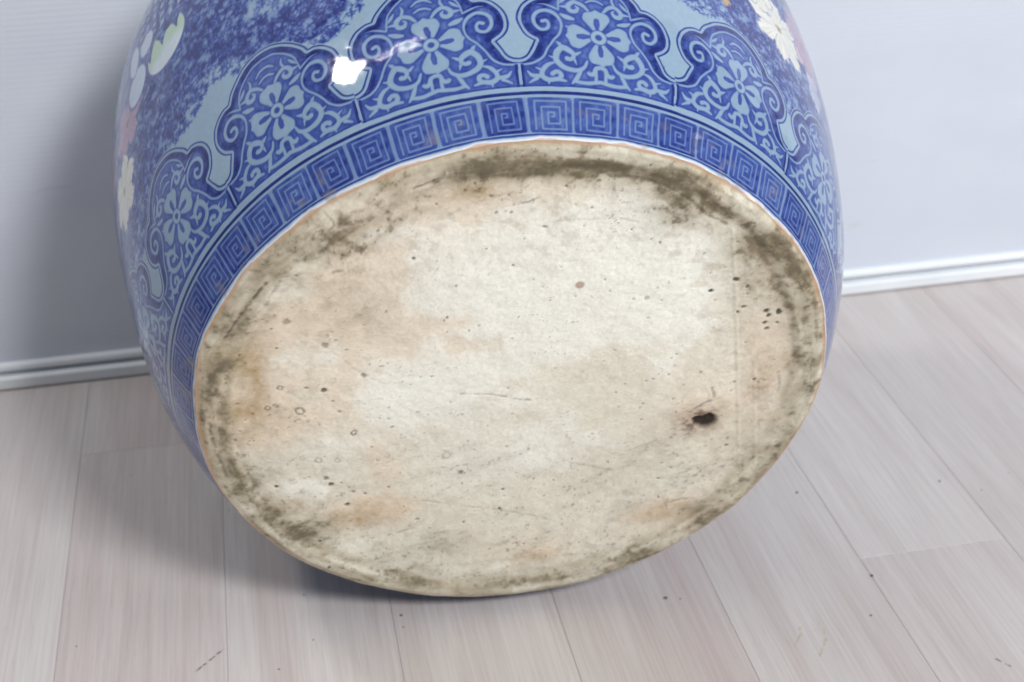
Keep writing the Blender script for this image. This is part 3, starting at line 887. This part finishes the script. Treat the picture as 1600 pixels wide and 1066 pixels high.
DIRT = [(-0.482, 0.751, 0.082, 0.041, 1), (-0.565, 0.695, 0.122, 0.041, 0.7), (-0.401, 0.77, 0.102, 0.035, 0.7), (-0.275, 0.836, 0.122, 0.035, 0.5), 
          (-0.116, 0.926, 0.163, 0.041, 0.6), (0.06, 0.919, 0.122, 0.041, 0.9), (0.257, 0.893, 0.122, 0.041, 0.8), (0.449, 0.774, 0.082, 0.074, 0.9), 
          (0.531, 0.704, 0.102, 0.053, 0.6), (0.701, 0.568, 0.071, 0.065, 0.5), (0.796, 0.522, 0.061, 0.065, 0.9), (0.852, 0.415, 0.051, 0.089, 0.9), 
          (0.757, 0.451, 0.082, 0.118, 0.5), (0.921, 0.195, 0.045, 0.133, 1), (0.885, 0.334, 0.041, 0.089, 0.7), (0.966, -0.038, 0.041, 0.118, 0.5), 
          (0.954, -0.313, 0.051, 0.118, 0.5), (0.863, -0.463, 0.071, 0.074, 0.5), (0.726, -0.648, 0.102, 0.059, 0.5), (0.466, -0.867, 0.143, 0.041, 0.7), 
          (0.462, -0.822, 0.082, 0.03, 0.5), (0.139, -0.936, 0.163, 0.03, 0.4), (-0.413, -0.806, 0.122, 0.035, 0.5), (-0.727, -0.554, 0.092, 0.041, 0.9), 
          (-0.799, -0.416, 0.082, 0.047, 0.6), (-0.851, -0.217, 0.071, 0.074, 0.5), (-0.91, 0.196, 0.061, 0.177, 0.45), (-0.86, 0.451, 0.061, 0.118, 0.5), 
          (-0.736, 0.584, 0.082, 0.089, 0.4), (0.628, -0.175, 0.102, 0.059, 0.5), (0.64, 0.587, 0.061, 0.074, 0.4), (0.802, -0.018, 0.051, 0.118, 0.4), 
          (-0.365, -0.724, 0.163, 0.059, 0.5), (-0.252, -0.671, 0.082, 0.041, 0.5), (-0.521, 0.561, 0.102, 0.177, 0.3), (-0.474, 0.433, 0.061, 0.074, 0.35), 
          (0.402, -0.332, 0.184, 0.118, 0.25), (0.773, -0.288, 0.061, 0.089, 0.35), (-0.701, -0.497, 0.122, 0.041, 0.6), (-0.891, -0.305, 0.061, 0.059, 0.6), 
          (-0.95, 0.034, 0.031, 0.118, 0.3), (0.351, 0.845, 0.122, 0.035, 0.5), (0.713, 0.481, 0.061, 0.118, 0.3), (-0.178, -0.009, 0.061, 0.024, 0.2), 
          (0.017, -0.064, 0.041, 0.03, 0.25)]
CLEAN = [(0.037, 0.427, 0.306, 0.237, 0.8), (-0.317, 0.08, 0.184, 0.118, 0.9), (-0.706, -0.316, 0.102, 0.059, 0.9), (0.166, 0.537, 0.367, 0.237, 0.6), 
          (0.095, -0.226, 0.327, 0.177, 0.5), (0.358, 0.517, 0.204, 0.177, 0.5), (-0.655, 0.272, 0.122, 0.074, 0.5), (-0.567, -0.105, 0.122, 0.059, 0.5), 
          (0.495, 0.298, 0.122, 0.237, 0.5), (-0.095, -0.804, 0.122, 0.044, 0.5), (-0.351, 0.709, 0.122, 0.177, 0.3)]

NG = 520
g = np.linspace(-1, 1, NG)
gx, gy = np.meshgrid(g, g)
# concentric square -> disc map
rad_ = np.maximum(np.abs(gx), np.abs(gy))
phi = np.where(np.abs(gx) >= np.abs(gy), np.pi / 4 * np.where(gx == 0, 0, gy / np.where(gx == 0, 1, gx)), np.pi / 2 - np.pi / 4 * np.where(gy == 0, 0, gx / np.where(gy == 0, 1, gy)))
sg = np.where(np.abs(gx) >= np.abs(gy), np.sign(gx), np.sign(gy))
bx, by = sg * rad_ * np.cos(phi), sg * rad_ * np.sin(phi)          # bx right, by up
bth = np.degrees(np.arctan2(bx, by))
rim = 1.0 + edge_wobble(bth)
scl = 1 + (rim - 1) * rad_ ** 6
bx, by = bx * scl, by * scl
br = np.hypot(bx, by) / rim

stepr = .905 + .020 * np.sin(np.radians(bth) * 2 + .6) + .05 * (fbm(np.cos(np.radians(bth)) * 5 + 30, np.sin(np.radians(bth)) * 5 + 30, 201, 3) - .5)
N1 = fbm(bx * 3 + 20, by * 3 + 20, 211, 5)
N2 = fbm(bx * 11 + 20, by * 11 + 20, 221, 5)
N3 = fbm(bx * 38 + 60, by * 38 + 60, 231, 4)
N4 = fbm(bx * 95 + 120, by * 95 + 120, 241, 3)


def blobs(lst, grow=1.0, brk=.55, nz_=None):
    nz_ = N2 if nz_ is None else nz_
    F = np.zeros_like(bx)
    for (cx, cy, rx, ry, s_) in lst:
        d2 = ((bx - cx) / (rx * grow)) ** 2 + ((by - cy) / (ry * grow)) ** 2
        F = F + s_ * np.exp(-d2 * .9)
    return F * (1 - brk + 2 * brk * nz_)


peach, ochre, clean = blobs(PEACH, 1.15, .45), blobs(OCHRE, 1.1, .8, N3), blobs(CLEAN, 1.1, .35)
clean = .55 * np.clip(clean, 0, 1) + .5 * sstep(.38, .62, clean + .9 * (N2 - .5))
peach = .6 * np.clip(peach, 0, 1) + .45 * sstep(.45, .72, peach + .8 * (fbm(bx * 9 + 33, by * 9 + 71, 226, 5) - .5))
dirt = blobs(DIRT, 1.1, .75, .5 * N2 + .5 * N3)
ringdirt = sstep(.86, .93, br) * (.25 + .9 * (N2 - .35)) + .45 * np.exp(-((br - stepr) / .030) ** 2) * sstep(.35, .62, fbm(bx * 6 + 70, by * 6 + 70, 251, 4))
dirt = np.clip(dirt + ringdirt + .35 * sstep(.58, .80, N3) * sstep(.55, .95, br + .5 * (N1 - .5)), 0, 1.6)
speckle = sstep(.68, .80, N4) * sstep(.55, .78, N2 + .30 * dirt + .18 * sstep(.1, -.6, by))

tile = Tile(-1.03, 1.03, -1.03, 1.03, 0.0025)
Dsc = np.zeros_like(tile.X)
wbx, wby = .010 * (fbm(tile.X * 25 + 50, tile.Y * 25 + 50, 261, 3) - .5), .010 * (fbm(tile.X * 25 + 90, tile.Y * 25 + 50, 271, 3) - .5)
for (pts, hw_, s_) in SCRATCHES:
    d_ = tile.far()
    q_ = spline(pts, 6)
    tile.stroke(d_, np.c_[q_, np.full(len(q_), hw_)], .03)
    rough_ = .006 * (fbm(tile.X * 90 + 130, tile.Y * 90 + 130, 281, 2) - .5)
    Dsc = np.maximum(Dsc, s_ * sstep(.004, -.002, d_ + rough_))
scr = tile.sample(Dsc, bx + .006 * (N3 - .5), by + .006 * (N2 - .5))
scr *= sstep(.28, .50, fbm(bx * 45 + 60, by * 45 + 60, 291, 3))
spk = np.zeros_like(bx)
ringm = np.zeros_like(bx)
rs = np.random.default_rng(5)
small = [(rs.uniform(-.9, .9), rs.uniform(-.9, .9), rs.uniform(.0025, .0045), rs.uniform(.3, .8)) for _ in range(190)]
bxf, byf = bx.ravel(), by.ravel()
for lst, isring in ((SPECKS, False), (small, False), (RINGS, True)):
    for (cx, cy, r_, s_) in lst:
        if cx * cx + cy * cy > .95:
            continue
        m_ = (np.abs(bx - cx) < .05) & (np.abs(by - cy) < .05)
        an = rs.uniform(0, 3.14); el = rs.uniform(.65, 1.0)
        X_, Y_ = bx[m_] - cx, by[m_] - cy
        d_ = np.hypot((X_ * math.cos(an) + Y_ * math.sin(an)), (-X_ * math.sin(an) + Y_ * math.cos(an)) / el) + .9 * r_ * (N4[m_] - .5)
        if isring:
            ringm[m_] = np.maximum(ringm[m_], s_ * sstep(.35, .12, np.abs(d_ / r_ - .75)) * (.5 + N4[m_]))
        else:
            r_ = max(r_, .0046)
            spk[m_] = np.maximum(spk[m_], s_ * sstep(1.15, .55, d_ / r_))

hx, hy = .636, -.170
hd = np.minimum(np.hypot((bx - hx) / .032, (by - hy) / .040), np.hypot((bx - hx + .028) / .022, (by - hy - .006) / .026)) + .7 * (N3 - .5)
halo = np.exp(-(((bx - .60) / .055) ** 2 + ((by + .155) / .050) ** 2)) * (.5 + N2)
hole = sstep(1.15, .6, hd)

rgb = np.empty(bx.shape + (3,))
rgb[:] = (0.770, 0.752, 0.645)
rgb *= (0.90 + .20 * N1)[..., None]


def lay_(mask, colr):
    global rgb
    m_ = np.clip(mask, 0, 1)[..., None]
    rgb = rgb * (1 - m_) + np.array(colr) * m_


lay_(.28 * sstep(.45, .70, fbm(bx * 4 + 40, by * 4 + 40, 301, 4)), (.66, .555, .43))
lay_(.62 * peach, (.790, .640, .490))
lay_(.95 * clean, (.880, .880, .800))
mott = fbm(bx * 16 + 77, by * 16 + 44, 331, 5)
lay_(.20 * sstep(.52, .72, mott) * (1 - .6 * np.clip(clean, 0, 1)), (.545, .480, .375))
lay_(.30 * sstep(.56, .74, fbm(bx * 30 + 11, by * 30 + 99, 341, 4)) * sstep(.35, .8, br), (.42, .36, .26))
lay_(.75 * ochre, (.43, .30, .150))
NP = fbm(bth * .10 + 60, br * 26 + 10, 311, 4)                     # grime smeared along the turning marks
ringz = sstep(.84, .93, br + .05 * (N2 - .5))
lay_(.50 * ringz * sstep(.30, .62, .55 * NP + .45 * N2), (.430, .355, .235))
lay_(.80 * dirt * (.42 + .55 * sstep(.30, .62, .35 * N3 + .65 * NP) * (.75 + .5 * N4)), (.285, .240, .155))
lay_(.72 * sstep(.55, 1.25, dirt) * sstep(.36, .66, .25 * N3 + .25 * N4 + .50 * NP), (.100, .085, .060))
lay_(.60 * speckle, (.15, .12, .08))
seam_ = in_poly(bx, by, [(.623, .66), (.661, .41), (.705, .109), (.79, -.50), (1.1, -.4), (1.1, .7)])
lay_(.22 * seam_ * sstep(.93, .87, br), (.50, .40, .30))
lay_(.75 * halo, (.33, .20, .125))
lay_(.9 * np.clip(halo * 1.6, 0, 1) * sstep(.40, .62, .5 * N3 + .5 * N4), (.13, .085, .055))
sm = fbm((bx * .8 + by * .55) * 7 + 60, (by * .8 - bx * .4) * 26 + 60, 321, 4)
lay_(.22 * sstep(.55, .72, sm) * sstep(.10, -.45, by) * sstep(-.75, -.2, bx), (.47, .445, .385))
lay_(.50 * sstep(.60, .76, sm) * sstep(.58, .70, N4) * sstep(.2, -.45, by), (.20, .17, .13))
lay_(.85 * scr, (.105, .085, .065))
lay_(.75 * ringm, (.13, .105, .070))
lay_(.92 * spk, (.060, .050, .038))
lay_(.97 * hole, (.022, .016, .013))
bd = np.hypot(bx - .181, by - .472)
lay_(.75 * sstep(.0175, .010, bd), (.36, .215, .14))
fine_ = 0.92 + .16 * N4
rgb *= fine_[..., None]
iron = sstep(.9885, .9960, br + .016 * (N2 - .5))
lay_(.62 * iron * sstep(-1.05, -.2, by), (.50, .285, .165))
lay_(.25 * iron, (.44, .33, .22))

# relief, outwards is -z (metres)
rel = .0022 * (N1 - .5) + .0006 * (N2 - .5) + .00024 * (N3 - .5) + .00016 * (N4 - .5)
rel += .0011 * sstep(-.018, .018, br - stepr)                       # low foot ring standing proud of the middle
rel -= .0022 * hole + .0006 * spk + .0003 * ringm + .0004 * scr
sx_ = np.interp(by, [-.46, .109, .41, .66], [.782, .705, .661, .620])
rel += .00022 * np.exp(-((bx - sx_) / .0045) ** 2) * (by < .65) * (by > -.45) * (br < .9)
rel += .00012 * sstep(-.012, .004, bx - sx_) * sstep(.9, .85, br)
rel += .00018 * np.exp(-((bx - sx_ - .055) / .006) ** 2) * (by < .10) * (by > -.42)
rel *= sstep(1.0, .975, br)
rel -= .0006 * sstep(.985, .998, br) * 0
cob_ = np.stack([bx * RB, -by * RB, -rel], -1).reshape(-1, 3)
jj, ii = np.meshgrid(np.arange(NG - 1), np.arange(NG - 1), indexing='ij')
qb = np.stack([jj * NG + ii, jj * NG + ii + 1, (jj + 1) * NG + ii + 1, (jj + 1) * NG + ii], -1).reshape(-1, 4)

bm_, nt, p = new_mat('bare_stained_stoneware')
n, l = nt.nodes, nt.links
at = n.new('ShaderNodeAttribute'); at.attribute_name = 'paint'
tc = n.new('ShaderNodeTexCoord')
nz = n.new('ShaderNodeTexNoise'); nz.inputs['Scale'].default_value = 620; nz.inputs['Detail'].default_value = 4; nz.inputs['Roughness'].default_value = 0.65
l.new(tc.outputs['Object'], nz.inputs['Vector'])
mr = n.new('ShaderNodeMapRange'); mr.inputs[1].default_value, mr.inputs[2].default_value = .25, .75
mr.inputs[3].default_value, mr.inputs[4].default_value = 0.91, 1.08
l.new(nz.outputs['Fac'], mr.inputs[0])
mm = n.new('ShaderNodeVectorMath'); mm.operation = 'SCALE'
l.new(at.outputs['Color'], mm.inputs[0]); l.new(mr.outputs[0], mm.inputs['Scale'])
l.new(mm.outputs[0], p.inputs['Base Color'])
rn = n.new('ShaderNodeTexNoise'); rn.inputs['Scale'].default_value = 16; rn.inputs['Detail'].default_value = 4
l.new(tc.outputs['Object'], rn.inputs['Vector'])
rv = n.new('ShaderNodeMapRange'); rv.inputs[1].default_value, rv.inputs[2].default_value = .35, .65
rv.inputs[3].default_value, rv.inputs[4].default_value = .45, .85
l.new(rn.outputs['Fac'], rv.inputs[0]); l.new(rv.outputs[0], p.inputs['Roughness'])
p.inputs['Specular IOR Level'].default_value = 0.3
bp = n.new('ShaderNodeBump'); bp.inputs['Strength'].default_value = 0.30; bp.inputs['Distance'].default_value = 0.0004
l.new(nz.outputs['Fac'], bp.inputs['Height']); l.new(bp.outputs[0], p.inputs['Normal'])
base = mesh_np('base', cob_, qb, bm_, jar, True, rgb.reshape(-1, 3))
base['label'] = 'bare cream stoneware base with brown stains, specks and a low foot ring'

# ------------------------------------------------------------------ crumbs of dirt on the boards
dm, nt, p = new_mat('dark_grit')
nz = nt.nodes.new('ShaderNodeTexNoise'); nz.inputs['Scale'].default_value = 800
rp = nt.nodes.new('ShaderNodeValToRGB')
rp.color_ramp.elements[0].color = (.035, .03, .028, 1); rp.color_ramp.elements[1].color = (.13, .11, .09, 1)
nt.links.new(nz.outputs['Fac'], rp.inputs[0]); nt.links.new(rp.outputs[0], p.inputs['Base Color'])
p.inputs['Roughness'].default_value = 0.9
GRIT = [(.1928, .5905, .0011), (-.0542, .8066, .0011), (.312, .5842, .0011), (.2006, .5882, .0005), (.0468, .6076, .0009), (.0466, .5979, .0005), (-.0047, .6366, .0006), (-.0021, .598, .0005),
        (.2997, .6689, .0009), (.3901, .6612, .0008), (.2979, .5526, .0007), (-.1278, .6202, .0005), (-.0216, .5789, .0006)]
rg = random.Random(3)
for _ in range(14):
    GRIT.append((rg.uniform(-.15, .55), rg.uniform(.46, .88), rg.uniform(.00025, .0005)))
cv, cf = [], []
for (x_, y_, r_) in GRIT:
    b0 = len(cv)
    k_ = 6
    for (zf, rf) in ((0.02, .9), (.45, 1.0), (.85, .55)):
        for a_ in range(k_):
            w_ = r_ * rf * rg.uniform(.7, 1.2)
            cv.append((x_ + w_ * math.cos(a_ * 6.283 / k_), y_ + .8 * w_ * math.sin(a_ * 6.283 / k_), r_ * zf * .9))
    for rr_ in range(2):
        for a_ in range(k_):
            cf.append([b0 + rr_ * k_ + a_, b0 + rr_ * k_ + (a_ + 1) % k_, b0 + (rr_ + 1) * k_ + (a_ + 1) % k_, b0 + (rr_ + 1) * k_ + a_])
    t0 = b0 + 2 * k_
    cf += [[t0, t0 + 1, t0 + 2, t0 + 3], [t0, t0 + 3, t0 + 4, t0 + 5]]
grit = mesh_np('floor_grit', np.array(cv), np.array(cf), dm, None, False)
grit['kind'] = 'stuff'
grit['label'] = 'scattered dark crumbs of dirt on the pale boards'
grit['category'] = 'dirt'
